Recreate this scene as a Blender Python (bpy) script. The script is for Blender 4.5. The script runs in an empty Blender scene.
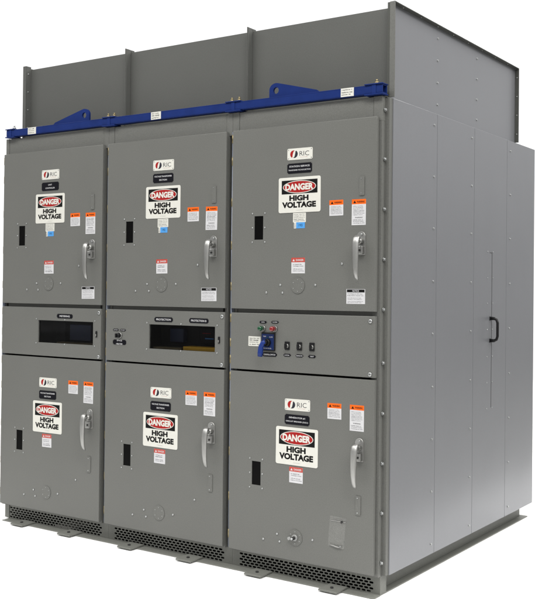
import bpy, bmesh, math, random
from mathutils import Vector, Matrix
random.seed(7)
scene = bpy.context.scene
C = scene.collection

# ------------------------------------------------------------------ materials
def nt_new(name):
    m = bpy.data.materials.new(name); m.use_nodes = True
    return m, m.node_tree, m.node_tree.nodes['Principled BSDF']

def mat(name, col, rough=.5, metal=0., spec=.5, noise=.0, nscale=40., bump=0., bscale=400., coat=0.):
    m, nt, b = nt_new(name)
    b.inputs['Base Color'].default_value = (*col, 1)
    b.inputs['Roughness'].default_value = rough
    b.inputs['Metallic'].default_value = metal
    b.inputs['Specular IOR Level'].default_value = spec
    b.inputs['Coat Weight'].default_value = coat
    tc = nt.nodes.new('ShaderNodeTexCoord')
    if noise:
        n = nt.nodes.new('ShaderNodeTexNoise'); n.inputs['Scale'].default_value = nscale
        n.inputs['Detail'].default_value = 6
        nt.links.new(tc.outputs['Object'], n.inputs['Vector'])
        mp = nt.nodes.new('ShaderNodeMapRange')
        mp.inputs['To Min'].default_value = 1 - noise; mp.inputs['To Max'].default_value = 1 + noise
        nt.links.new(n.outputs['Fac'], mp.inputs['Value'])
        mx = nt.nodes.new('ShaderNodeVectorMath'); mx.operation = 'SCALE'
        mx.inputs[0].default_value = col
        nt.links.new(mp.outputs[0], mx.inputs['Scale'])
        nt.links.new(mx.outputs[0], b.inputs['Base Color'])
    if bump:
        n2 = nt.nodes.new('ShaderNodeTexNoise'); n2.inputs['Scale'].default_value = bscale
        n2.inputs['Detail'].default_value = 3
        nt.links.new(tc.outputs['Object'], n2.inputs['Vector'])
        bp = nt.nodes.new('ShaderNodeBump'); bp.inputs['Strength'].default_value = bump
        bp.inputs['Distance'].default_value = .001
        nt.links.new(n2.outputs['Fac'], bp.inputs['Height'])
        nt.links.new(bp.outputs[0], b.inputs['Normal'])
    return m

def paint(name, col, rough=.42):
    """powder coated sheet steel: fine grain, faint large scale patchiness, smudges in the gloss"""
    m, nt, b = nt_new(name)
    N = nt.nodes.new; L = nt.links.new
    geo = N('ShaderNodeNewGeometry')
    fine = N('ShaderNodeTexNoise'); fine.inputs['Scale'].default_value = 240; fine.inputs['Detail'].default_value = 2
    big = N('ShaderNodeTexNoise'); big.inputs['Scale'].default_value = 2.3; big.inputs['Detail'].default_value = 5
    for n in (fine, big): L(geo.outputs['Position'], n.inputs['Vector'])
    a = N('ShaderNodeMapRange'); a.inputs['To Min'].default_value = .72; a.inputs['To Max'].default_value = 1.28
    L(fine.outputs['Fac'], a.inputs['Value'])
    c = N('ShaderNodeMapRange'); c.inputs['To Min'].default_value = .94; c.inputs['To Max'].default_value = 1.06
    L(big.outputs['Fac'], c.inputs['Value'])
    mu = N('ShaderNodeMath'); mu.operation = 'MULTIPLY'; L(a.outputs[0], mu.inputs[0]); L(c.outputs[0], mu.inputs[1])
    s = N('ShaderNodeVectorMath'); s.operation = 'SCALE'; s.inputs[0].default_value = col
    L(mu.outputs[0], s.inputs['Scale']); L(s.outputs[0], b.inputs['Base Color'])
    r = N('ShaderNodeMapRange'); r.inputs['To Min'].default_value = rough - .12; r.inputs['To Max'].default_value = rough + .12
    L(big.outputs['Fac'], r.inputs['Value']); L(r.outputs[0], b.inputs['Roughness'])
    bp = N('ShaderNodeBump'); bp.inputs['Strength'].default_value = .12; bp.inputs['Distance'].default_value = .0006
    L(fine.outputs['Fac'], bp.inputs['Height']); L(bp.outputs[0], b.inputs['Normal'])
    b.inputs['Specular IOR Level'].default_value = .25
    return m

def sheet_metal(name, col):
    """mill finish aluminium-zinc sheet with rolling streaks and slight oil canning"""
    m, nt, b = nt_new(name)
    N = nt.nodes.new; L = nt.links.new
    geo = N('ShaderNodeNewGeometry')
    mp = N('ShaderNodeMapping'); mp.inputs['Scale'].default_value = (1, 26, .5)
    L(geo.outputs['Position'], mp.inputs['Vector'])
    st = N('ShaderNodeTexNoise'); st.inputs['Scale'].default_value = 3; st.inputs['Detail'].default_value = 5
    L(mp.outputs[0], st.inputs['Vector'])
    fn = N('ShaderNodeTexNoise'); fn.inputs['Scale'].default_value = 300; L(geo.outputs['Position'], fn.inputs['Vector'])
    oc = N('ShaderNodeTexNoise'); oc.inputs['Scale'].default_value = 2.2; oc.inputs['Detail'].default_value = 1
    L(geo.outputs['Position'], oc.inputs['Vector'])
    a = N('ShaderNodeMapRange'); a.inputs['To Min'].default_value = .97; a.inputs['To Max'].default_value = 1.03
    L(st.outputs['Fac'], a.inputs['Value'])
    f = N('ShaderNodeMapRange'); f.inputs['To Min'].default_value = .9; f.inputs['To Max'].default_value = 1.1
    L(fn.outputs['Fac'], f.inputs['Value'])
    mu = N('ShaderNodeMath'); mu.operation = 'MULTIPLY'; L(a.outputs[0], mu.inputs[0]); L(f.outputs[0], mu.inputs[1])
    s = N('ShaderNodeVectorMath'); s.operation = 'SCALE'; s.inputs[0].default_value = col
    L(mu.outputs[0], s.inputs['Scale']); L(s.outputs[0], b.inputs['Base Color'])
    b.inputs['Metallic'].default_value = .32; b.inputs['Specular IOR Level'].default_value = .3
    r = N('ShaderNodeMapRange'); r.inputs['To Min'].default_value = .27; r.inputs['To Max'].default_value = .34
    L(st.outputs['Fac'], r.inputs['Value']); L(r.outputs[0], b.inputs['Roughness'])
    bp = N('ShaderNodeBump'); bp.inputs['Strength'].default_value = .5; bp.inputs['Distance'].default_value = .006
    L(oc.outputs['Fac'], bp.inputs['Height']); L(bp.outputs[0], b.inputs['Normal'])
    return m

M = dict(
    paint = paint('grey_powder_coat', (.127, .1285, .1205)),
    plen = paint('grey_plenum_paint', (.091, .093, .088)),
    rail_shade = paint('shaded_angle_paint', (.068, .070, .064)),  # angle paint darkened to hold the shade on the plenum flanges
    base = paint('grey_base_paint', (.152, .155, .141), .5),
    alu = sheet_metal('aluminium_zinc_sheet', (.200, .204, .218)),
    beam = mat('blue_enamel', (.0088, .0230, .122), .4, spec=.10, noise=.25, nscale=14, bump=.3, bscale=60),
    chrome = mat('satin_chrome', (.37, .37, .36), .45, 1., noise=.08),
    zinc = mat('zinc_plate', (.42, .43, .43), .35, .9, noise=.1),
    film_edge = mat('folded_film', (.26, .26, .25), .3),
    screwgrey = mat('dull_screw', (.32, .325, .32), .5, .5),
    brass = mat('yellow_zinc', (.27, .225, .13), .5, .9, noise=.2),
    hinge = mat('hinge_steel', (.20, .22, .27), .4, .6, noise=.15),
    white = mat('label_white', (.60, .595, .55), .5, spec=.2, noise=.05, nscale=30),
    white2 = mat('sticker_white', (.54, .54, .555), .5, spec=.2, noise=.06, nscale=60),
    black = mat('label_black', (.005, .005, .008), .6, spec=.1),
    ink = mat('ink_black', (.007, .007, .007), .6, spec=.1),
    grey = mat('small_print_grey', (.10, .10, .11), .6, spec=.1),
    red = mat('danger_red', (.30, .012, .012), .5, spec=.15),
    red2 = mat('label_red', (.42, .05, .035), .4),
    orange = mat('warning_orange', (.74, .115, .006), .5, spec=.2),
    navy = mat('logo_navy', (.010, .011, .020), .4),
    blue = mat('blue_tab', (.06, .27, .62), .45, noise=.1),
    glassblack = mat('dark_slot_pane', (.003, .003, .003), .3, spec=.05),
    plastic = mat('black_plastic', (.008, .008, .009), .4, spec=.25, noise=.2),
    swblue = mat('switch_blue', (.006, .016, .075), .4, spec=.25),
    levblue = mat('lever_blue', (.010, .030, .17), .4, spec=.25),
    green = mat('lens_green', (.0, .055, .018), .15, coat=.6),
    lensred = mat('lens_red', (.20, .006, .008), .15, coat=.6),
    yellow = mat('yellow_strip', (.75, .45, .03), .5),
    device = mat('device_blue_grey', (.03, .045, .10), .3),
    dark = mat('dark_interior_shade', (.03, .03, .03), .6, noise=.1, spec=.2),
    ground = mat('white_floor', (.93, .93, .93), .9, spec=0., noise=.01),
    added_concrete = mat('added_floor_concrete', (.26, .26, .25), .6, noise=.1, nscale=1.5),
    cross = mat('pale_lit_strip', (.75, .73, .68), .5, noise=.1),  # pale colour standing in for floor lit behind the left vent
)
# tinted glass
m, nt, b = nt_new('tinted_glass'); nt.nodes.remove(b)
tr = nt.nodes.new('ShaderNodeBsdfTransparent'); tr.inputs[0].default_value = (.72, .72, .73, 1)
gl = nt.nodes.new('ShaderNodeBsdfGlossy'); gl.inputs['Roughness'].default_value = .05; gl.inputs['Color'].default_value = (.9, .9, .9, 1)
fr = nt.nodes.new('ShaderNodeFresnel'); fr.inputs[0].default_value = 1.2
mx = nt.nodes.new('ShaderNodeMixShader')
nt.links.new(fr.outputs[0], mx.inputs[0]); nt.links.new(tr.outputs[0], mx.inputs[1]); nt.links.new(gl.outputs[0], mx.inputs[2])
nt.links.new(mx.outputs[0], nt.nodes['Material Output'].inputs[0]); M['glass'] = m
# clear polythene
m, nt, b = nt_new('clear_polythene'); 
b.inputs['Base Color'].default_value = (.6, .6, .58, 1); b.inputs['Roughness'].default_value = .18
tr = nt.nodes.new('ShaderNodeBsdfTransparent'); mx = nt.nodes.new('ShaderNodeMixShader')
mx.inputs[0].default_value = .045
nt.links.new(tr.outputs[0], mx.inputs[1]); nt.links.new(b.outputs[0], mx.inputs[2])
nt.links.new(mx.outputs[0], nt.nodes['Material Output'].inputs[0]); M['poly'] = m

# ------------------------------------------------------------------ mesh builder
class MB:
    """collects shapes (world coordinates) with material names, builds ONE mesh object"""
    def __init__(s): s.bm = bmesh.new(); s.mats = []
    def mi(s, m):
        if m not in s.mats: s.mats.append(m)
        return s.mats.index(m)
    def _merge(s, bm2, m, smooth=False):
        i = s.mi(m); vm = {}
        for v in bm2.verts: vm[v] = s.bm.verts.new(v.co)
        for f in bm2.faces:
            try: g = s.bm.faces.new([vm[v] for v in f.verts])
            except ValueError: continue
            g.material_index = i; g.smooth = smooth or f.smooth
        bm2.free()
    def box(s, x0, x1, y0, y1, z0, z1, m, bevel=0., seg=1):
        b = bmesh.new(); bmesh.ops.create_cube(b, size=1)
        for v in b.verts:
            v.co = Vector(((x0+x1)/2 + v.co.x*(x1-x0), (y0+y1)/2 + v.co.y*(y1-y0), (z0+z1)/2 + v.co.z*(z1-z0)))
        if bevel: bmesh.ops.bevel(b, geom=b.edges[:], offset=bevel, segments=seg, affect='EDGES', profile=.5)
        s._merge(b, m); return s
    def cyl(s, c, axis, r, h, m, n=20, r2=None, dome=0.):
        """cylinder from point c along axis ('x','y','z' or vector) of length h"""
        ax = {'x': Vector((1,0,0)), 'y': Vector((0,1,0)), 'z': Vector((0,0,1)), '-y': Vector((0,-1,0)), '-x': Vector((-1,0,0))}.get(axis, axis) if isinstance(axis, str) else Vector(axis)
        q = ax.to_track_quat('Z', 'Y'); c = Vector(c); r2 = r if r2 is None else r2
        b = bmesh.new(); rings = [(r, 0), (r2, h)]
        if dome: rings += [(r2*.8, h+dome*.6), (r2*.45, h+dome*.9)]
        vs = []
        for rr, hh in rings:
            vs.append([b.verts.new(c + q @ Vector((rr*math.cos(2*math.pi*k/n), rr*math.sin(2*math.pi*k/n), hh))) for k in range(n)])
        for a, d in zip(vs, vs[1:]):
            for k in range(n):
                f = b.faces.new((a[k], a[(k+1) % n], d[(k+1) % n], d[k])); f.smooth = True
        b.faces.new(vs[0][::-1]); b.faces.new(vs[-1])
        s._merge(b, m); return s
    def prism(s, pts, m, axis='y', a=0., d=.01, bevel=0.):
        """polygon pts (u,v) extruded along axis: 'y' -> pts are (x,z); 'x' -> (y,z)"""
        b = bmesh.new()
        P = (lambda u, v, w: (u, w, v)) if axis == 'y' else (lambda u, v, w: (w, u, v))
        lo = [b.verts.new(P(u, v, a)) for u, v in pts]; hi = [b.verts.new(P(u, v, a+d)) for u, v in pts]
        b.faces.new(lo); b.faces.new(hi[::-1]); n = len(pts)
        for k in range(n): b.faces.new((lo[k], lo[(k+1) % n], hi[(k+1) % n], hi[k]))
        bmesh.ops.recalc_face_normals(b, faces=b.faces[:])
        if bevel: bmesh.ops.bevel(b, geom=[e for e in b.edges], offset=bevel, segments=1, affect='EDGES')
        s._merge(b, m); return s
    def rrect(s, x0, x1, z0, z1, r, m, y0, y1, n=5):
        pts = []
        for cx, cz, a0 in ((x1-r, z1-r, 0), (x0+r, z1-r, 90), (x0+r, z0+r, 180), (x1-r, z0+r, 270)):
            for k in range(n+1):
                a = math.radians(a0 + 90*k/n); pts.append((cx+r*math.cos(a), cz+r*math.sin(a)))
        return s.prism(pts, m, 'y', y0, y1-y0)
    def ellipse(s, cx, cz, rx, rz, m, y, n=40):
        return s.prism([(cx+rx*math.cos(2*math.pi*k/n), cz+rz*math.sin(2*math.pi*k/n)) for k in range(n)], m, 'y', y, .0004)
    def text(s, body, cx, cz, w, h, m, y, bold=0.):
        """flat lettering facing -y, scaled into w x h"""
        vs, fs = glyphs(body, bold)
        xs = [v[0] for v in vs]; zs = [v[1] for v in vs]
        x0, x1, z0, z1 = min(xs), max(xs), min(zs), max(zs)
        i = s.mi(m)
        nv = [s.bm.verts.new((cx + ((v[0]-x0)/(x1-x0)-.5)*w, y, cz + ((v[1]-z0)/(z1-z0)-.5)*h)) for v in vs]
        for f in fs:
            try: g = s.bm.faces.new([nv[k] for k in f]); g.material_index = i
            except ValueError: pass
        return s
    def lines(s, x0, x1, z0, z1, rows, m, y, seed=0, fill=.62):
        """rows of small print as word length dashes"""
        rnd = random.Random(seed); p = (z1-z0)/rows; k = rnd.randrange(len(PRINT))
        for r in range(rows):
            z = z1 - p*(r+.5); w = (x1-x0)*rnd.uniform(.80, 1.0)
            n = max(4, int(w/(p*.50))); t = ''
            while len(t) < n: t += PRINT[k % len(PRINT)] + ' '; k += 1
            s.text(t[:n].strip(), x0+w/2, z, w, p*fill, m, y-.0001, .012)
        return s
    def plate(s, x0, x1, z0, z1, y0, y1, holes, m, bevel=.002):
        """sheet with rectangular holes, front face at y0, outer front edges eased"""
        b = bmesh.new()
        xs = sorted({x0, x1, *[h[0] for h in holes], *[h[1] for h in holes]})
        zs = sorted({z0, z1, *[h[2] for h in holes], *[h[3] for h in holes]})
        cache = {}
        def V(x, y, z):
            k = (round(x, 6), round(y, 6), round(z, 6))
            if k not in cache: cache[k] = b.verts.new(k)
            return cache[k]
        def solid(i, j):
            if not (0 <= i < len(xs)-1 and 0 <= j < len(zs)-1): return False
            cx, cz = (xs[i]+xs[i+1])/2, (zs[j]+zs[j+1])/2
            return not any(h[0] < cx < h[1] and h[2] < cz < h[3] for h in holes)
        for i in range(len(xs)-1):
            for j in range(len(zs)-1):
                if not solid(i, j): continue
                a, c, d, e = xs[i], xs[i+1], zs[j], zs[j+1]
                b.faces.new((V(a,y0,d), V(c,y0,d), V(c,y0,e), V(a,y0,e)))
                b.faces.new((V(a,y1,e), V(c,y1,e), V(c,y1,d), V(a,y1,d)))
                if not solid(i-1, j): b.faces.new((V(a,y0,e), V(a,y1,e), V(a,y1,d), V(a,y0,d)))
                if not solid(i+1, j): b.faces.new((V(c,y0,d), V(c,y1,d), V(c,y1,e), V(c,y0,e)))
                if not solid(i, j-1): b.faces.new((V(a,y0,d), V(a,y1,d), V(c,y1,d), V(c,y0,d)))
                if not solid(i, j+1): b.faces.new((V(c,y0,e), V(c,y1,e), V(a,y1,e), V(a,y0,e)))
        bmesh.ops.dissolve_limit(b, angle_limit=.01, verts=b.verts[:], edges=b.edges[:]) if not holes else None
        if bevel:
            def outer(v):
                return abs(v.co.x-x0) < 1e-5 or abs(v.co.x-x1) < 1e-5 or abs(v.co.z-z0) < 1e-5 or abs(v.co.z-z1) < 1e-5
            es = []
            for e in b.edges:
                u, v = e.verts
                if abs(u.co.y-y0) > 1e-5 or abs(v.co.y-y0) > 1e-5: continue
                if (abs(u.co.x-v.co.x) < 1e-6 and (abs(u.co.x-x0) < 1e-5 or abs(u.co.x-x1) < 1e-5)) or \
                   (abs(u.co.z-v.co.z) < 1e-6 and (abs(u.co.z-z0) < 1e-5 or abs(u.co.z-z1) < 1e-5)): es.append(e)
            bmesh.ops.bevel(b, geom=es, offset=bevel, segments=2, affect='EDGES', profile=.5)
        s._merge(b, m); return s
    def tube(s, pts, radii, m, n=12, flat=1., ref=(1, 0, 0)):
        """swept tube through pts; flat squashes the section in x"""
        b = bmesh.new(); rings = []
        for k, p in enumerate(pts):
            p = Vector(p); a = Vector(pts[max(k-1, 0)]); c = Vector(pts[min(k+1, len(pts)-1)])
            t = (c-a).normalized(); sd = Vector(ref); sd = (sd - t*sd.dot(t)).normalized(); up = t.cross(sd)
            rings.append([b.verts.new(p + sd*radii[k]*math.cos(2*math.pi*j/n) + up*radii[k]*flat*math.sin(2*math.pi*j/n)) for j in range(n)])
        for a, c in zip(rings, rings[1:]):
            for j in range(n):
                f = b.faces.new((a[j], a[(j+1) % n], c[(j+1) % n], c[j])); f.smooth = True
        b.faces.new(rings[0][::-1]); b.faces.new(rings[-1])
        bmesh.ops.recalc_face_normals(b, faces=b.faces[:])
        s._merge(b, m); return s
    def build(s, name, parent=None, label=None):
        me = bpy.data.meshes.new(name); 
        if not s.bm.verts: raise RuntimeError(name)
        lo = Vector([min(v.co[i] for v in s.bm.verts) for i in range(3)])
        hi = Vector([max(v.co[i] for v in s.bm.verts) for i in range(3)])
        c = (lo+hi)/2
        bmesh.ops.translate(s.bm, verts=s.bm.verts, vec=-c)
        s.bm.to_mesh(me); s.bm.free()
        for m in s.mats: me.materials.append(M[m])
        return link(name, me, c, parent, label)

PRINT = 'Hazardous voltage inside turn off all power before working on this equipment keep doors closed while in service qualified persons only read the manual replace covers before restoring power test for voltage can cause severe injury or death'.split()
_gl = {}
def glyphs(body, bold):
    k = (body, bold)
    if k in _gl: return _gl[k]
    cu = bpy.data.curves.new('lettering', 'FONT'); cu.body = body; cu.size = 1; cu.resolution_u = 3
    cu.offset = bold; cu.align_x = 'CENTER'; cu.fill_mode = 'FRONT'; cu.dimensions = '2D'; cu.space_line = .95
    ob = bpy.data.objects.new('lettering', cu); C.objects.link(ob)
    dg = bpy.context.evaluated_depsgraph_get(); dg.update()
    me = bpy.data.meshes.new_from_object(ob.evaluated_get(dg))
    _gl[k] = ([(v.co.x, v.co.y) for v in me.vertices], [list(p.vertices) for p in me.polygons])
    bpy.data.objects.remove(ob); bpy.data.curves.remove(cu); bpy.data.meshes.remove(me)
    return _gl[k]

WO = {}
def link(name, data, world, parent, label=None):
    o = bpy.data.objects.new(name, data); C.objects.link(o)
    if parent is not None:
        o.parent = parent; o.location = Vector(world) - WO[parent.name]
    else: o.location = world
    WO[o.name] = Vector(world)
    if label: o['label'] = label
    if name in ('warning_label', 'danger_label', 'notice_label', 'rating_label', 'logo_plate', 'beam_sticker'): o.rotation_euler[1] = math.radians(random.uniform(-.9, .9))
    if name == 'handle_lever': o.rotation_euler[1] = math.radians(random.uniform(-1.2, .8))
    if name in ('danger_sign', 'nameplate'): o.rotation_euler[1] = math.radians(random.uniform(-.35, .35))
    return o

_proto = {}
def fastener(kind, parent, x, y, z, axis='y'):
    """screws, plugs and bolts share mesh data"""
    key = (kind, axis)
    if key not in _proto:
        b = MB(); d = (0, -1, 0) if axis == 'y' else ((1, 0, 0) if axis == 'x' else (0, 0, 1))
        if kind == 'screw': b.cyl((0,0,0), d, .0044, .0022, 'zinc', 14, dome=.0015)
        elif kind == 'plug': b.cyl((0,0,0), d, .0058, .0028, 'zinc', 14, dome=.0025)
        elif kind == 'quarter_turn_fastener':
            b.cyl((0,0,0), d, .0105, .004, 'zinc', 20, dome=.003); b.cyl(Vector(d)*.0065, d, .0025, .0006, 'dark', 12)
        elif kind == 'bolt':
            b.cyl((0,0,0), d, .010, .002, 'zinc', 16); b.cyl(Vector(d)*.002, d, .0065, .007, 'zinc', 6)
        elif kind == 'panel_screw':
            b.cyl((0,0,0), d, .0072, .0014, 'zinc', 16); b.cyl(Vector(d)*.0014, d, .0050, .004, 'zinc', 6)
        elif kind == 'rivet': b.cyl((0,0,0), d, .0038, .002, 'zinc', 10, dome=.0015)
        _proto[key] = b
        me = bpy.data.meshes.new(kind); b.bm.to_mesh(me); b.bm.free()
        for m_ in b.mats: me.materials.append(M[m_])
        _proto[key] = me
    return link(kind, _proto[key], (x, y, z), parent)

# ------------------------------------------------------------------ the thing
root = bpy.data.objects.new('switchgear_cabinet', None); C.objects.link(root)
root.location = (1.37, 1.07, 0); WO[root.name] = Vector((1.37, 1.07, 0)); root.empty_display_size = .3
root['label'] = 'large grey three-bay high voltage switchgear cabinet with six doors and blue lifting beam on top'
root['category'] = 'switchgear cabinet'

P = .914; XR = 2.728            # bay pitch, right face of the door frame
ZT = 2.437                      # top of frame
zA, zB, zC, zD, zE, zF = 2.334, 1.3844, 1.3624, 1.0638, 1.0530, .1066
DL, DR = .0136, .8848
YF = .026                       # face of the frame behind the doors

# --- frame (hollow shell, so the gaps between the doors look into a dark inside)
fb = MB()
for i in range(3):              # header panel above each door
    x0, x1 = i*P + (.036 if i else .030), (i+1)*P - (.048 if i < 2 else .062)
    fb.box(x0+.0015, x1-.0015, YF+.002, YF+.03, 2.315, ZT-.002, 'paint', .001)
for xs0, xs1 in ((.0, .030), (P-.048, P-.0075), (P-.0065, P+.036), (2*P-.048, 2*P-.0075), (2*P-.0065, 2*P+.036), (3*P-.062, XR)):
    fb.box(xs0, xs1, YF, YF+.03, 2.315, ZT, 'paint', .0012)
for xs0, xs1 in ((.0, .024), (P-.048, P-.030), (P+.006, P+.036), (2*P-.048, 2*P-.030), (2*P+.006, 2*P+.036), (3*P-.062, XR)):
    fb.box(xs0, xs1, YF+.001, YF+.029, .0955, 2.3155, 'paint', .001)
for i in range(3):
    fb.box(i*P+.01, (i+1)*P-.035, YF+.0035, YF+.026, .0945, .135, 'paint')
    fb.box(i*P+.037, (i+1)*P-.063, YF+.004, YF+.024, 1.350, 1.396, 'paint')
fb.box(0, .004, YF+.0305, 2.1, .0955, ZT-.004, 'paint')                       # left wall
fb.box(.0045, 2.735, 2.09, 2.094, .0955, ZT-.004, 'paint')                    # back wall
fb.box(.0, 2.7355, YF+.0305, 2.096, ZT-.0035, ZT-.0005, 'paint')              # roof
fb.box(.0045, 2.7, YF+.0305, 2.0895, .0955, .0985, 'paint')                   # floor
fb.build('frame', root)
# returned flange of the door frame and corner post
pb = MB()
pb.box(XR-.05, XR+.0035, .0575, .0615, .0955, ZT-.005, 'paint')
pb.box(2.700, 2.7495, .0635, .0945, .099, ZT-.0045, 'paint', .002)
pb.box(2.700, 2.7335, .0945, 2.0895, .0985, ZT-.0045, 'paint')
post = pb.build('corner_post', root)
for z in (2.370, 2.129, 1.885, 1.640, 1.395, 1.135, .889, .646, .405, .164):
    fastener('bolt', post, XR+.0036, .047, z, 'x')

# --- side panels (bare sheet)
ys = (.092, .601, 1.108, 1.622, 2.124)
for k in range(4):
    b = MB(); y0, y1 = ys[k] + (.0015 if k else 0), ys[k+1] - .0015
    b.box(2.735, 2.755, y0, y1, .098, 2.432, 'alu', .0018, 2)
    sp = b.build('side_panel', root)
    for z in (2.368, 2.094, 1.819, 1.540, 1.261, .981, .704, .428, .151):
        if k < 2: fastener('panel_screw', sp, 2.755, ys[k+1]-.040, z, 'x')
        if k == 3: fastener('panel_screw', sp, 2.755, ys[k]+.056, z, 'x')
    if k == 2: access = sp
# access seam with its fasteners and the black pull handle
b = MB(); b.box(2.7551, 2.7556, 1.3835, 1.3885, .795, 1.722, 'dark'); b.box(2.7551, 2.7556, 1.348, 1.3835, 1.719, 1.722, 'dark')
b.build('hatch_seam', access)
for z in (1.726, 1.570, 1.418, 1.262, 1.100, .947, .793):
    for y in (1.317, 1.400): fastener('rivet', access, 2.755, y, z, 'x')
b = MB()
hp = [(2.753, 1.366, 1.196), (2.780, 1.366, 1.196), (2.795, 1.366, 1.203), (2.801, 1.366, 1.222), (2.801, 1.366, 1.302), (2.795, 1.366, 1.321), (2.780, 1.366, 1.328), (2.753, 1.366, 1.328)]
b.tube(hp, [.0115, .0095, .0085, .008, .008, .0085, .0095, .0115], 'plastic', 12, ref=(0, 1, 0))
b.box(2.7553, 2.7595, 1.352, 1.380, 1.184, 1.208, 'plastic', .0015); b.box(2.7553, 2.7595, 1.352, 1.380, 1.316, 1.340, 'plastic', .0015)
b.build('pull_handle', access, 'black D-shaped pull handle on the bare metal side')

# ------------------------------------------------------------------ door furniture
def logo_plate(door, cx, cz):
    b = MB(); w, h = .153, .059
    b.rrect(cx-w/2, cx+w/2, cz-h/2, cz+h/2, .007, 'white', -.0016, -.0001)
    for sx in (-1, 1):
        for sz in (-1, 1): b.cyl((cx+sx*(w/2-.007), -.0016, cz+sz*(h/2-.007)), '-y', .0028, .0008, 'zinc', 10)
    lx = cx-.036
    def swirl(sgn, m):
        pts = []; Rr = .0195; t = math.radians(-14)
        for k in range(17):
            a = math.radians(80 + 178*k/16); pts.append((Rr*math.cos(a), Rr*math.sin(a)))
        for k in range(1, 16):
            a = math.radians(258 - 178*k/16); pts.append((.12*Rr*math.cos(a)-.001, .80*Rr*math.sin(a)))
        pts = [(lx - sgn*.0035 + sgn*(u*math.cos(t)-v*math.sin(t)), cz + sgn*(u*math.sin(t)+v*math.cos(t))) for u, v in pts]
        b.prism(pts, m, 'y', -.0020, .0003)
    swirl(1, 'red'); swirl(-1, 'navy')
    b.text('RIC', cx+.027, cz+.001, .058, .024, 'navy', -.0019, -.006)
    b.lines(cx+.002, cx+.050, cz-.019, cz-.0155, 1, 'red2', -.0019, 3)
    return b.build('logo_plate', door)

def nameplate(door, cx, cz, l1, l2, w=.149, h=.051):
    b = MB(); c = .006
    pts = [(cx-w/2+c, cz-h/2), (cx+w/2-c, cz-h/2), (cx+w/2-c, cz-h/2+c*.6), (cx+w/2, cz-h/2+c), (cx+w/2, cz+h/2-c), (cx+w/2-c, cz+h/2-c*.6), (cx+w/2-c, cz+h/2), (cx-w/2+c, cz+h/2), (cx-w/2+c, cz+h/2-c*.6), (cx-w/2, cz+h/2-c), (cx-w/2, cz-h/2+c), (cx-w/2+c, cz-h/2+c*.6)]
    b.prism(pts, 'black', 'y', -.002, .0019)
    n1, n2 = len(l1), len(l2)
    if l2:
        b.text(l1, cx, cz+.010, min(w*.86, n1*.0082), .0088, 'white2', -.0022, .012)
        b.text(l2, cx, cz-.010, min(w*.90, n2*.0082), .0088, 'white2', -.0022, .012)
    else: b.text(l1, cx, cz, min(w*.8, n1*h*.42), h*.42, 'white2', -.0022, .012)
    return b.build('nameplate', door)

def danger_sign(door, cx, cz, h=.181):
    b = MB(); w = .254; x0 = cx-w/2; z1 = cz+h/2
    X = lambda u: x0 + u*w; Z = lambda v: z1 - v*h
    b.rrect(x0, x0+w, cz-h/2, z1, .010, 'white', -.0022, -.0001)
    b.box(X(.075), X(.928), -.0026, -.0022, Z(.470), Z(.082), 'ink')
    ex, ez = X(.5), Z(.277)
    b.ellipse(ex, ez, .100, .0325*h/.181, 'white', -.0030)
    b.ellipse(ex, ez, .096, .0290*h/.181, 'red', -.0034)
    b.text('DANGER', ex, ez, .170, .034*h/.181, 'white', -.0038, .048)
    b.text('HIGH', X(.49), Z(.590), .117, .029*h/.181, 'ink', -.0024, .058)
    b.text('VOLTAGE', X(.49), Z(.780), .206, .031*h/.181, 'ink', -.0024, .058)
    b.lines(X(.42), X(.60), Z(.945), Z(.925), 1, 'grey', -.0024, 5)
    return b.build('danger_sign', door)

def warning(door, cx, cz, w, h, seed, two=False):
    b = MB(); x0, x1, z0, z1 = cx-w/2, cx+w/2, cz-h/2, cz+h/2
    b.box(x0, x1, -.0008, -.0001, z0, z1, 'white2')
    b.box(x0, x1, -.0011, -.0008, z1-.024, z1, 'orange')
    b.prism([(x0+.008, z1-.019), (x0+.024, z1-.019), (x0+.016, z1-.006)], 'ink', 'y', -.0014, .0003)
    b.text('WARNING', cx+.010, z1-.0125, .043, .0092, 'ink', -.0013, .03)
    if two:
        b.lines(x0+.008, x1-.006, z1-.080, z1-.030, 7, 'grey', -.0010, seed)
        b.text('WARNING', cx, z1-.090, .042, .0065, 'ink', -.0010, .01)
        b.lines(x0+.008, x1-.006, z0+.006, z1-.097, 3, 'grey', -.0010, seed+1)
    else: b.lines(x0+.007, x1-.005, z0+.007, z1-.029, 6, 'grey', -.0010, seed)
    return b.build('warning_label', door)

def danger_label(door, cx, cz, seed):
    b = MB(); w, h = .082, .080; x0, x1, z0, z1 = cx-w/2, cx+w/2, cz-h/2, cz+h/2
    b.box(x0, x1, -.0008, -.0001, z0, z1, 'white2'); b.box(x0, x1, -.0011, -.0008, z1-.023, z1, 'red2')
    b.prism([(x0+.007, z1-.018), (x0+.021, z1-.018), (x0+.014, z1-.006)], 'white2', 'y', -.0014, .0003)
    b.text('DANGER', cx+.010, z1-.012, .046, .010, 'white2', -.0013, .02)
    b.lines(x0+.010, x1-.010, z0+.032, z1-.030, 2, 'grey', -.0010, seed)
    b.lines(x0+.010, x1-.006, z0+.008, z0+.026, 2, 'grey', -.0010, seed+4)
    return b.build('danger_label', door)

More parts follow.
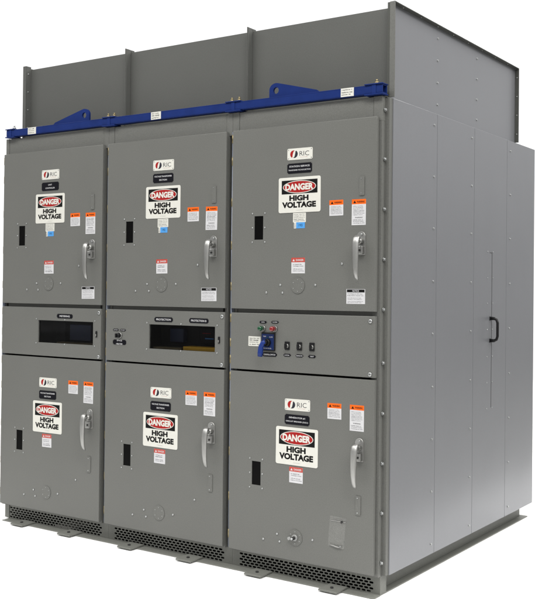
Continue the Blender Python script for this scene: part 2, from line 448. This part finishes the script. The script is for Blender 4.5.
def notice_label(door, cx, cz):
    b = MB(); w, h = .105, .073; x0, x1, z0, z1 = cx-w/2, cx+w/2, cz-h/2, cz+h/2
    b.box(x0, x1, -.0008, -.0001, z0, z1, 'white2'); b.box(x0+.003, x1-.003, -.0011, -.0008, z1-.016, z1-.002, 'ink')
    b.text('NOTICE', cx, z1-.009, .036, .009, 'white2', -.0013, .01)
    b.lines(x0+.006, x1-.006, z0+.036, z1-.020, 2, 'grey', -.0010, 1)
    b.lines(x0+.006, x1-.004, z0+.019, z0+.032, 2, 'grey', -.0010, 2)
    b.lines(x0+.006, x1-.004, z0+.003, z0+.015, 2, 'grey', -.0010, 3)
    return b.build('notice_label', door)

def rating(door, cx, cz, n):
    b = MB(); b.box(cx-.039, cx+.039, -.0008, -.0001, cz-.024, cz+.024, 'white')
    b.lines(cx-.034, cx+.034, cz-.021, cz+.021, 5, 'grey', -.0010, 11)
    b.box(cx-.033, cx-.0195, -.0008, -.0001, cz-.055, cz-.0242, 'white')
    b.lines(cx-.032, cx-.021, cz-.052, cz-.028, 3, 'grey', -.0010, 12)
    b.build('rating_label', door)
    b = MB(); b.box(cx-.019, cx+.033, -.0009, -.0001, cz-.055, cz-.0243, 'blue')
    b.text(n, cx+.007, cz-.0396, .022, .013, 'ink', -.0011)
    b.build('blue_tag', door)

def handle(door, cx, cz):
    # escutcheon with rounded ends, then the hanging lever
    b = MB(); pts = []
    r = .0235
    for k in range(13):
        a = math.radians(180*k/12); pts.append((cx+r*math.cos(a), cz+.036+r*math.sin(a)))
    pts += [(cx-r, cz-.055), (cx+r, cz-.055)]
    b.prism(pts, 'chrome', 'y', -.005, .0049, .0012)
    b.box(cx-.018, cx+.019, -.026, -.005, cz-.052, cz-.012, 'chrome', .004, 2)
    b.cyl((cx, -.005, cz+.012), '-y', .017, .028, 'chrome', 24, r2=.013)
    b.cyl((cx+.004, -.005, cz+.045), '-y', .005, .004, 'zinc', 12, dome=.002)
    b.cyl((cx+.004, -.026, cz-.033), '-y', .006, .002, 'dark', 12)
    b.build('handle_plate', door)
    b = MB()
    pr = [(-.036, .026, .0120), (-.050, .030, .0165), (-.060, .022, .0180), (-.065, .0, .0178), (-.067, -.04, .0168), (-.067, -.08, .0156), (-.066, -.115, .0140), (-.062, -.145, .0120), (-.055, -.165, .0098), (-.047, -.176, .0068), (-.043, -.179, .003)]
    b.tube([(cx+.004, y, cz+dz) for y, dz, r_ in pr], [r_ for *_, r_ in pr], 'chrome', 20, .62)
    b.cyl((cx+.002, -.026, cz+.012), '-y', .012, .030, 'chrome', 20)
    b.build('handle_lever', door)

def slot_window(door, cx, cz):
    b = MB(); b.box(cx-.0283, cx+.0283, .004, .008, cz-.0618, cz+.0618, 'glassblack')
    b.build('viewing_slot', door)
    for dz in (.0755, 0, -.0755):
        for dx in (-.040, .040): fastener('screw', door, cx+dx, 0, cz+dz)

def disc(door, cx, cz, mech=False):
    b = MB(); b.cyl((cx, -.0001, cz), '-y', .0415, .0028, 'paint', 40)
    for k in range(6):
        a = math.radians(30+60*k); b.cyl((cx+.030*math.cos(a), -.0029, cz+.030*math.sin(a)), '-y', .0028, .0014, 'screwgrey', 10)
    if mech:
        b.cyl((cx, -.0029, cz), '-y', .018, .010, 'screwgrey', 24, r2=.015); b.cyl((cx, -.0129, cz), '-y', .009, .016, 'dark', 6)
        b.cyl((cx, -.0289, cz), '-y', .006, .008, 'zinc', 12)
        b.cyl((cx-.030, -.0029, cz-.006), '-y', .008, .014, 'screwgrey', 16)
    b.build('cover_disc', door)

def latch_plate(door, cx, cz):
    b = MB(); b.rrect(cx-.0145, cx+.0145, cz-.047, cz+.047, .004, 'paint', -.004, -.0001)
    for s in (-1, 1): b.cyl((cx-.003, -.004, cz+s*.036), '-y', .0030, .0014, 'zinc', 10)
    b.build('hasp_plate', door)

NAMES_UP = [('UNIT', 'CONTROLLER'), ('VOLTAGE TRANSFORMER', 'SECTION'), ('STATION SERVICE', 'TRANSFORMER VOLTAGE (SECTION)')]
NAMES_LO = [('VOLTAGE TRANSFORMER', 'SECTION'), ('VOLTAGE TRANSFORMER', 'SECTION'), ('GENERATOR #1', 'CIRCUIT BREAKER (52G1)')]

def door(i, upper):
    X = i*P; z0, z1 = (zB, zA) if upper else (zF, zE)
    sz = 1.810 if upper else .525
    sx = X+.189
    b = MB(); b.plate(X+DL, X+DR, z0, z1, 0, .022, [(sx-.0285, sx+.0285, sz-.062, sz+.062)], 'paint', .003)
    d = b.build('door', root)
    slot_window(d, sx, sz)
    logo_plate(d, X+.4425, 2.182 if upper else .900)
    nameplate(d, X+.441, 2.109 if upper else .824, *(NAMES_UP if upper else NAMES_LO)[i])
    if upper: danger_sign(d, X+.442, 1.973)
    else: danger_sign(d, X+.4405, .688, .192)
    latch_plate(d, X+.806, 2.000) if upper else latch_plate(d, X+.801, .437)
    warning(d, X+.661, 1.897 if upper else .886, .080, .078, 20+i)
    warning(d, X+.789, 1.871 if upper else .862, .079, .127, 40+i, True)
    danger_label(d, X+.438, 1.611 if upper else .543, 60+i)
    handle(d, X+.805, 1.716 if upper else .707)
    disc(d, X+.4375, 1.509 if upper else .226, (i == 2 and not upper))
    if upper:
        rating(d, X+.443, 1.856, ('191', '192', '193')[i]); notice_label(d, X+.776, 1.457)
        pl = [(.330, 1.511), (.543, 1.512), (.243, 1.471), (.344, 1.471), (.697, 1.618)]
    else: pl = [(.326, .229), (.541, .230), (.240, .190), (.342, .192)] + ([(.693, .333)] if i < 2 else [])
    for x, z in pl: fastener('plug', d, X+x, 0, z)
    return d

def hinge_strip(i):
    b = MB(); x = i*P + .0055
    b.cyl((x, .014, .11), 'z', .0052, 2.22, 'hinge', 10)
    for z in [.16, .36, .60, .84, 1.00, 1.09, 1.18, 1.31, 1.48, 1.70, 1.93, 2.15, 2.27]:
        b.cyl((x, .014, z), 'z', .0066, .045, 'brass', 10)
    b.box(x-.004, x+.010, .0225, .0255, .11, 2.33, 'hinge')
    b.build('hinge', root)

for i in range(3):
    hinge_strip(i)
    for up in (True, False):
        door(i, up)

# ------------------------------------------------------------------ middle panels
def windowed(i, names):
    X = i*P
    b = MB(); b.plate(X+DL, X+DR, zD, zC, 0, .022, [(X+.348, X+.821, 1.145, 1.283)], 'paint', .003)
    d = b.build('instrument_panel', root)
    g = MB(); g.box(X+.343, X+.826, .008, .012, 1.140, 1.288, 'glass'); g.build('window_pane', d)
    r = MB()
    # relay cases standing behind the pane
    r.box(X+.30, X+.87, .16, .17, 1.09, 1.33, 'dark')
    if i == 0:
        r.box(X+.52, X+.70, .10, .16, 1.16, 1.26, 'device', .004); r.box(X+.40, X+.47, .11, .16, 1.15, 1.27, 'plastic', .004)
        r.box(X+.48, X+.80, .030, .09, 1.12, 1.152, 'brass', .002); r.box(X+.72, X+.735, .12, .16, 1.15, 1.25, 'white2')
    else:
        r.box(X+.58, X+.83, .022, .10, 1.118, 1.166, 'yellow', .002)
        r.box(X+.35, X+.56, .030, .10, 1.12, 1.156, 'brass', .002)
        r.box(X+.62, X+.80, .12, .16, 1.18, 1.27, 'plastic', .004); r.box(X+.64, X+.70, .118, .12, 1.235, 1.24, 'lensred'); r.box(X+.66, X+.72, .118, .12, 1.205, 1.212, 'blue')
        r.box(X+.40, X+.50, .12, .16, 1.18, 1.26, 'device', .004)
    r.build('relay_case', d)
    for x in (.332, .583, .836):
        for z in (1.2905, 1.141): fastener('screw', d, X+x, 0, z)
    for x, t in names: nameplate(d, X+x, 1.312, t, '', .134, .026)
    b = MB(); b.rrect(X+.844, X+.856, 1.194, 1.230, .003, 'plastic', -.004, -.0001); b.box(X+.847, X+.853, -.009, -.004, 1.199, 1.212, 'chrome', .001)
    b.build('window_latch', d)
    for z in (1.339, 1.079): fastener('quarter_turn_fastener', d, X+.869, 0, z)
    return d
windowed(0, [(.582, 'METERING')])
d1 = windowed(1, [(.456, 'PROTECTION'), (.709, 'PROTECTION B')])
X = P
for x, t in ((.092, 'OFF ON'), (.148, 'ON OFF')): nameplate(d1, X+x, 1.243, t, '', .047, .012)
nameplate(d1, X+.122, 1.172, 'SPACE', 'HEATER', .103, .028)
b = MB(); b.cyl((X+.124, -.0001, 1.212), '-y', .019, .008, 'chrome', 24, r2=.017); b.cyl((X+.124, -.0081, 1.212), '-y', .0145, .022, 'plastic', 20, r2=.012)
b.box(X+.120, X+.128, -.040, -.030, 1.200, 1.224, 'plastic', .001); b.build('key_switch', d1)

X = 2*P
b = MB(); b.plate(X+DL, X+DR, zD, zC, 0, .022, [], 'paint', .003); d2 = b.build('control_panel', root)
for z in (1.338, 1.080): fastener('quarter_turn_fastener', d2, X+.860, 0, z)
def pilot(x, z, m, name, label):
    b = MB(); b.cyl((x, -.0001, z), '-y', .0175, .010, 'chrome', 28, r2=.0165)
    b.cyl((x, -.0101, z), '-y', .0135, .024, m, 24, r2=.0125, dome=.006)
    b.build(name, d2, label)
pilot(2.052, 1.284, 'green', 'pilot_light', 'green pilot light'); pilot(2.127, 1.284, 'lensred', 'pilot_light', 'red pilot light')
nameplate(d2, 2.052, 1.3165, 'OPEN', '', .050, .012); nameplate(d2, 2.127, 1.3185, 'CLOSED', '', .050, .012)
b = MB(); b.box(2.048, 2.132, -.012, -.0001, 1.168, 1.264, 'plastic', .003); b.box(2.053, 2.129, -.0145, -.012, 1.174, 1.256, 'swblue', .001)
b.text('TRIP', 2.072, 1.243, .018, .006, 'white2', -.0148); b.text('CLOSE', 2.112, 1.241, .022, .006, 'white2', -.0148)
b.cyl((2.091, -.0145, 1.238), '-y', .003, .001, 'green', 10)
b.cyl((2.091, -.0145, 1.212), '-y', .021, .016, 'plastic', 24, r2=.018)
b.text('CONTROL', 2.091, 1.182, .05, .006, 'white2', -.0148)
b.build('switch_body', d2)
b = MB(); b.tube([(2.096, -.040, 1.218), (2.080, -.043, 1.210), (2.070, -.044, 1.190), (2.066, -.044, 1.160), (2.064, -.043, 1.140)], [.010, .011, .0115, .0125, .011], 'levblue', 12, 1.2, ref=(0, 1, 0))
b.cyl((2.091, -.0306, 1.213), '-y', .012, .016, 'plastic', 16); b.build('switch_lever', d2, 'dark blue pistol grip lever of the breaker switch')
nameplate(d2, 2.095, 1.149, 'CONTROL SWITCH', '', .092, .020)
b = MB(); b.box(1.959, 2.037, -.0008, -.0001, 1.189, 1.240, 'white'); b.lines(1.965, 2.032, 1.193, 1.236, 4, 'ink', -.0010, 9); b.build('instruction_label', d2)
for x, t in ((2.205, 'LOCAL'), (2.280, 'REMOTE'), (2.355, 'TEST')):
    b = MB(); b.box(x-.0155, x+.0155, -.005, -.0001, 1.178, 1.221, 'plastic', .002); b.cyl((x+.003, -.005, 1.199), '-y', .0115, .012, 'chrome', 18, r2=.010)
    b.box(x-.002, x+.008, -.028, -.017, 1.186, 1.211, 'plastic', .001); b.build('selector_switch', d2)
    nameplate(d2, x, 1.151, t, '', .047, .014)

# ------------------------------------------------------------------ base with vents
def vent(i):
    x0, x1 = i*P+.045, i*P+.862; yv = .055
    b = MB(); bm = b.bm; mi = b.mi('base'); rows, cols = 5, 28
    ph = (x1-x0)/(cols+.5); pz = .0145; zt = .086; hw, hh = ph*.40, .0050
    def cell(cx, cz):
        N = []
        for k in range(4):                                 # stadium outline
            pass
        hole = []
        for k in range(7):
            a = math.radians(-90+30*k); hole.append((cx+hw-hh+hh*math.cos(a), cz+hh*math.sin(a)))
        for k in range(7):
            a = math.radians(90+30*k); hole.append((cx-hw+hh+hh*math.cos(a), cz+hh*math.sin(a)))
        W, H = ph/2, pz/2
        outer = [(cx+hw-hh, cz-H), (cx+W, cz-H), (cx+W, cz-H*.5), (cx+W, cz), (cx+W, cz+H*.5), (cx+W, cz+H), (cx+hw-hh, cz+H),
                 (cx-hw+hh, cz+H), (cx-W, cz+H), (cx-W, cz+H*.5), (cx-W, cz), (cx-W, cz-H*.5), (cx-W, cz-H), (cx-hw+hh, cz-H)]
        a = [bm.verts.new((u, yv, v)) for u, v in outer]; c = [bm.verts.new((u, yv, v)) for u, v in hole]; e = [bm.verts.new((u, yv+.002, v)) for u, v in hole]
        n = len(hole)
        for k in range(n):
            l = (k+1) % n
            for f in ((a[k], a[l], c[l], c[k]), (c[k], c[l], e[l], e[k])):
                g = bm.faces.new(f); g.material_index = mi
    for r in range(rows):
        off = ph/2 if r % 2 else 0; z = zt-.006-pz*(r+.5)
        for k in range(cols): cell(x0+off+ph*(k+.5), z)
        xa, xb = (x0, x0+ph/2) if r % 2 else (x1-ph/2, x1)
        g = bm.faces.new([bm.verts.new(q) for q in ((xa, yv, z-pz/2), (xb, yv, z-pz/2), (xb, yv, z+pz/2), (xa, yv, z+pz/2))]); g.material_index = mi
    zb = zt-.006-pz*rows
    b.box(x0-.0445, x0, yv, yv+.002, .006, .0945, 'base'); b.box(x1, x1+(.0515 if i < 2 else .0345), yv, yv+.002, .006, .0945, 'base')
    b.box(x0, x1, yv, yv+.002, zt-.006, .0945, 'base')
    if zb > .0062: b.box(x0, x1, yv, yv+.002, .006, zb, 'base')
    v = b.build('vent_grille', base)
    for k in range(3): fastener('screw', v, x0+.10+.31*k, yv, .0895)
b = MB()
b.box(.052, 2.727, -.012, .054, .0005, .0062, 'base', .001)        # toe of the front angle
b.box(2.6750, 2.6810, .1200, 2.090, .0067, .0945, 'base'); b.box(2.6750, 2.7240, .1140, .1195, .0067, .0940, 'base'); b.box(2.7185, 2.7240, .0575, .1135, .0067, .0940, 'base')            # side web
b.box(2.6470, 2.7245, .0545, 2.122, .0005, .0066, 'base', .001)     # side toe
b.box(2.6815, 2.7200, .1205, 2.088, .0900, .0940, 'base')
b.box(.030, .036, .0575, 2.090, .0005, .0945, 'base')
b.box(.037, 2.6445, 2.082, 2.088, .0005, .0945, 'base')
b.box(.037, 2.6440, .0600, 2.081, .0006, .0012, 'dark')  # dark sheet added so the vent holes look shaded inside
b.box(.020, .0445, .050, .0545, .0065, .0945, 'base')
base = b.build('base_frame', root)
for i in range(3): vent(i)
for x in (.192, .606, 1.096, 1.53, 1.992, 2.444):
    t = MB(); t.box(x, x+.105, -.066, .045, .0068, .0165, 'base', .0015)
    t.cyl((x+.052, -.020, .0166), 'z', .009, .006, 'dark', 6)
    t.build('anchor_foot', base)
b = MB(); b.box(.44, .58, .075, 1.2, .0015, .012, 'cross'); b.build('lit_floor_strip', base)  # added pale strip, paints the lit floor seen through the vent

# ------------------------------------------------------------------ lifting beam
b = MB()
def hollow(x0, x1, y0, y1, z0, z1, t, m):
    b.box(x0, x1, y0, y1, z1-t, z1, m, .0015); b.box(x0, x1, y0, y1, z0, z0+t, m, .0015)
    b.box(x0, x1, y0, y0+t-.0004, z0+t*.9, z1-t*.9, m); b.box(x0, x1, y1-t+.0004, y1, z0+t*.9, z1-t*.9, m)
hollow(.024, 2.7385, .006, .054, 2.4470, 2.4905, .005, 'beam')
b.box(1.2, 1.21, .0125, .0475, 2.453, 2.485, 'beam')
beam = b.build('lifting_beam', root)
for cx0, cx1 in ((.018, .100), (.872, .972), (1.786, 1.886), (2.640, 2.742)):
    c = MB(); c.box(cx0, cx1, -.001, .060, 2.4908, 2.4960, 'beam', .001); c.box(cx0, cx1, -.001, .060, 2.4405, 2.4467, 'beam', .001)
    c.box((cx0+cx1)/2-.012, (cx0+cx1)/2+.012, .0030, .0057, 2.4470, 2.4905, 'beam', .001)
    c.build('beam_saddle', beam)
for x in (.070, .897, .945, 1.812, 1.860, 2.694):
    c = MB(); c.cyl((x, .030, 2.4961), 'z', .017, .0035, 'zinc', 18); c.cyl((x, .030, 2.4991), 'z', .0100, .010, 'brass' if x > .1 else 'zinc', 6); c.cyl((x, .030, 2.5091), 'z', .0055, .011, 'brass' if x > .1 else 'zinc', 12)
    c.build('beam_bolt', beam)
def lug(xv, xt, sgn):
    """xv: upright side, xt: thin tip, sgn: direction from upright to tip"""
    r = .030; cx = xv + sgn*.042; cz = 2.533; pts = [(xv, 2.4908), (xv, cz)]
    for k in range(1, 9):
        a = math.radians(180 - 105*k/8); pts.append((cx - sgn*0 + sgn*.042*math.cos(a), cz + .034*math.sin(a)))
    pts += [(xt - sgn*.02, 2.506), (xt, 2.4908)]
    hole = [(cx + .0175*math.cos(2*math.pi*k/24), 2.528 + .0175*math.sin(2*math.pi*k/24)) for k in range(24)]
    m2 = bmesh.new()
    for y in (.024, .037):
        o = [m2.verts.new((u, y, v)) for u, v in pts]; h = [m2.verts.new((u, y, v)) for u, v in hole]
        es = [m2.edges.new((o[k], o[(k+1) % len(o)])) for k in range(len(o))] + [m2.edges.new((h[k], h[(k+1) % 24])) for k in range(24)]
        bmesh.ops.triangle_fill(m2, use_beauty=True, use_dissolve=False, edges=es, normal=(0, 1, 0))
        if y == .024: o1, h1 = o, h
    for a, c_ in ((o1, o), (h1, h)):
        for k in range(len(a)): m2.faces.new((a[k], a[(k+1) % len(a)], c_[(k+1) % len(a)], c_[k]))
    bmesh.ops.recalc_face_normals(m2, faces=m2.faces[:])
    c = MB(); c._merge(m2, 'beam'); c.build('lifting_lug', beam)
lug(.742, .430, -1); lug(2.059, 2.370, 1)
for x in (.262, 1.290, 2.542):
    c = MB(); c.box(x-.037, x+.037, .0050, .0059, 2.4475, 2.4900, 'white'); c.lines(x-.031, x+.031, 2.451, 2.487, 3, 'ink', .0047, int(x*10), .5); c.build('beam_sticker', beam)

# ------------------------------------------------------------------ roof plenum
b = MB()
b.box(.085, .088, .131, 1.79, ZT+.0005, 2.905, 'plen'); b.box(.0885, 2.73, 1.786, 1.789, ZT+.0005, 2.905, 'plen')
b.box(.1, 2.73, .1345, 1.785, 2.45, 2.453, 'plen')
plenum = b.build('roof_plenum', root)
fx = (.0817, .9755, 1.8690, 2.7625)
for k in range(3):
    c = MB(); c.box(fx[k]+(.028 if k == 0 else .004), fx[k+1]-(.030 if k == 2 else .004), .129, .133, ZT+.0005, 2.8925, 'plen')
    c.box(fx[k]+(.028 if k == 0 else .004), fx[k+1]-(.030 if k == 2 else .004), .1335, .160, 2.8880, 2.8920, 'plen')
    c.build('plenum_front_panel', plenum)
c = MB(); c.box(.0817, .1090, .085, .089, ZT+.0005, 2.910, 'plen', .001); c.box(.1060, .1092, .0895, .1285, ZT+.0005, 2.910, 'plen')
lp = c.build('plenum_post', plenum)
for z in (2.86, 2.745, 2.63, 2.515): fastener('screw', lp, .1095, .105, z, 'x')
for x in fx[1:3]:
    c = MB(); c.box(x-.0035, x-.0003, .085, .1285, ZT+.0005, 2.910, 'plen', .0006); c.box(x+.0003, x+.0037, .087, .1285, ZT+.0005, 2.908, 'plen', .0006)
    c.box(x-.003, x+.003, .1335, .16, ZT+.0005, 2.908, 'plen')
    c.build('plenum_fin', plenum)
# right side: flanged sheet
c = MB(); c.box(2.7335, 2.7365, .0895, 1.800, ZT+.0005, 2.905, 'alu'); sd = c.build('plenum_side_panel', plenum)
for y in (.665, 1.205):
    for z in (2.847, 2.728, 2.608, 2.490): fastener('panel_screw', sd, 2.7365, y-.03, z, 'x')
c = MB(); c.box(2.7330, 2.7625, .085, .089, ZT+.0005, 2.910, 'paint', .001); c.box(2.7200, 2.7327, .0870, .1280, ZT+.0005, 2.908, 'rail_shade')  # second box is a dark strip standing in for the shaded gap
c.build('plenum_corner_flange', plenum)
c = MB(); c.box(2.7330, 2.7625, .0895, 1.800, 2.9055, 2.9100, 'rail_shade', .001); tr_ = c.build('plenum_top_flange', plenum)
for k in range(8): 
    o = fastener('rivet', tr_, 2.748, .20+.205*k, 2.9055, 'x'); o.rotation_euler = (0, math.pi/2, 0)
c = MB(); c.box(2.7370, 2.7625, 1.796, 1.800, ZT+.0005, 2.9050, 'rail_shade', .0006); rr_ = c.build('plenum_rear_flange', plenum)
for k in range(4): fastener('rivet', rr_, 2.750, 1.796, 2.49+.12*k, 'y')

# ------------------------------------------------------------------ polythene bag on the lower right door
def bag():
    bm = bmesh.new(); nx, nz = 14, 22; w, h = .092, .152; rnd = random.Random(4)
    grid = {}
    for side in (0, 1):
        for i in range(nx+1):
            for j in range(nz+1):
                u, v = i/nx, j/nz
                puff = .006*math.sin(math.pi*u)*math.sin(math.pi*min(1, v*1.1)) * (1 + .35*math.sin(9*u+5*v) + .3*math.sin(17*v-6*u))
                x = (u-.5)*w; z = (v-.5)*h; y = -.0015 - (puff if side == 0 else 0) - .0012*side*0
                a = math.radians(-4); X_, Z_ = x*math.cos(a)-z*math.sin(a), x*math.sin(a)+z*math.cos(a)
                if side == 1 and (i in (0, nx) or j in (0, nz)): grid[1, i, j] = grid[0, i, j]; continue
                grid[side, i, j] = bm.verts.new((2.511+X_, y+(.0008 if side else 0), .290+Z_))
    for side in (0, 1):
        for i in range(nx):
            for j in range(nz):
                f = bm.faces.new([grid[side, i, j], grid[side, i+1, j], grid[side, i+1, j+1], grid[side, i, j+1]]); f.smooth = True
    b = MB(); b._merge(bm, 'poly')
    b.box(2.474, 2.562, -.0034, -.0020, .344, .3470, 'film_edge'); b.box(2.474, 2.562, -.0034, -.0020, .352, .3530, 'film_edge')
    b.cyl((2.541, -.006, .345), '-y', .006, .004, 'dark', 12)
    b.tube([(2.470, -.005, .2240), (2.490, -.006, .2225), (2.515, -.0065, .2185), (2.535, -.006, .2180)], [.0015, .003, .0035, .002], 'film_edge', 8, 1., ref=(0, 1, 0)); b.cyl((2.528, -.007, .2225), (1, -.3, .2), .0030, .012, 'zinc', 8)
    o = b.build('plastic_bag')
    o['label'] = 'small clear plastic zip bag stuck low on the right-hand grey door'; o['category'] = 'plastic bag'
bag()

# ------------------------------------------------------------------ ground
def slab(b, pts, z0, z1, m):
    k = b.mi(m); lo = [b.bm.verts.new((x, y, z0)) for x, y in pts]; hi = [b.bm.verts.new((x, y, z1)) for x, y in pts]
    fs = [b.bm.faces.new(lo[::-1]), b.bm.faces.new(hi)] + [b.bm.faces.new((lo[q], lo[(q+1) % len(pts)], hi[(q+1) % len(pts)], hi[q])) for q in range(len(pts))]
    for f in fs: f.material_index = k
b = MB(); slab(b, [(.2, -2.2), (3.385, -2.2), (3.385, 12), (-10, 12), (-10, 4.5)], -.004, 0, 'ground'); g = b.build('ground'); g['kind'] = 'structure'
b = MB(); slab(b, [(-20, -24), (26, -24), (26, 30), (3.395, 30), (3.395, -2.21), (.19, -2.21), (-10.01, 4.49), (-20, 4.49)], -.06, -.006, 'added_concrete')  # unseen floor, added to dim side panel reflections and bounce on the doors
g = b.build('added_floor'); g['kind'] = 'structure'

# ------------------------------------------------------------------ light: sky white in view, dim elsewhere with made-up bands for reflections, long lamps overhead
w = bpy.data.worlds.new('World'); scene.world = w; w.use_nodes = True
nt = w.node_tree; N = nt.nodes.new; L = nt.links.new; bg = nt.nodes['Background']
tc = N('ShaderNodeTexCoord')
dot = N('ShaderNodeVectorMath'); dot.operation = 'DOT_PRODUCT'; dot.inputs[1].default_value = (-.5635, .826, 0); L(tc.outputs['Generated'], dot.inputs[0])
f = N('ShaderNodeMapRange'); f.interpolation_type = 'SMOOTHSTEP'; f.inputs['From Min'].default_value = .60; f.inputs['From Max'].default_value = .80
L(dot.outputs['Value'], f.inputs['Value'])
sep = N('ShaderNodeSeparateXYZ'); L(tc.outputs['Generated'], sep.inputs[0])
mp = N('ShaderNodeMapping'); mp.inputs['Scale'].default_value = (1.0, 1.0, 24); mp.inputs['Location'].default_value = (.3, .1, .4); L(tc.outputs['Generated'], mp.inputs['Vector'])
nz = N('ShaderNodeTexNoise'); nz.inputs['Scale'].default_value = 1.6; nz.inputs['Detail'].default_value = 3; L(mp.outputs[0], nz.inputs['Vector'])
hr = N('ShaderNodeMapRange'); hr.inputs['From Min'].default_value = .40; hr.inputs['From Max'].default_value = .62; hr.inputs['To Min'].default_value = .16; hr.inputs['To Max'].default_value = .58
L(nz.outputs['Fac'], hr.inputs['Value'])
el = N('ShaderNodeMapRange'); el.interpolation_type = 'SMOOTHSTEP'; el.inputs['From Min'].default_value = .02; el.inputs['From Max'].default_value = .17
el.inputs['To Min'].default_value = 1.1; el.inputs['To Max'].default_value = 1.7; L(sep.outputs['Z'], el.inputs['Value'])
hm = N('ShaderNodeMath'); hm.operation = 'MULTIPLY'; L(hr.outputs[0], hm.inputs[0]); L(el.outputs[0], hm.inputs[1])
mixc = N('ShaderNodeMix'); mixc.data_type = 'FLOAT'; L(f.outputs[0], mixc.inputs[0]); L(hm.outputs[0], mixc.inputs[2]); mixc.inputs[3].default_value = 1.15
L(mixc.outputs[0], bg.inputs['Strength']); bg.inputs['Color'].default_value = (1, 1, 1, 1)

def lamp(x, y, z, sx, sy, power):
    l = bpy.data.lights.new('ceiling_or_added_lamp', 'AREA'); l.shape = 'RECTANGLE'; l.size = sx; l.size_y = sy; l.energy = power; l.color = (1, .985, .95)
    o = bpy.data.objects.new('ceiling_or_added_lamp', l); C.objects.link(o); o.location = (x, y, z); return o
for x, y, pw in ((-5, -4, 230), (0, -4, 300), (5, -4, 430), (9, -5, 380), (-5, 2.5, 330), (6.5, 2.5, 300), (10, -1, 330), (-5, 9, 330), (3, 9, 330), (10, 7, 300), (-10, 5, 330)):  # last lamp added to keep the far left ground white
    lamp(x, y, 7.5, 4.2, 2.2, pw)

# ------------------------------------------------------------------ camera
cam = bpy.data.cameras.new('camera'); co = bpy.data.objects.new('camera', cam); C.objects.link(co); scene.camera = co
rx, ry, rz = .0102, -.0104, .5987
cR = Matrix.Rotation(rz, 3, 'Z') @ Matrix.Rotation(rx, 3, 'X') @ Matrix.Rotation(ry, 3, 'Y')
r_, f_, u_ = cR.col[0], cR.col[1], cR.col[2]
mw = Matrix(((r_.x, u_.x, -f_.x, 4.9568), (r_.y, u_.y, -f_.y, -4.1681), (r_.z, u_.z, -f_.z, 1.4866), (0, 0, 0, 1)))
co.matrix_world = mw
cam.sensor_fit = 'HORIZONTAL'; cam.sensor_width = 36; cam.lens = 971.555/535*36
# a 915x1024 frame: fit is by the LONGER side only in AUTO, HORIZONTAL keeps the width
cam.shift_x = -(273.30-267.5)/535; cam.shift_y = (279.74-299.5)/535
cam.clip_start = .1; cam.clip_end = 500
scene.render.resolution_x = 915; scene.render.resolution_y = 1024
scene.view_settings.view_transform = 'Standard'; scene.view_settings.look = 'None'; scene.view_settings.exposure = 0; scene.view_settings.gamma = 1
scene.render.engine = 'CYCLES'
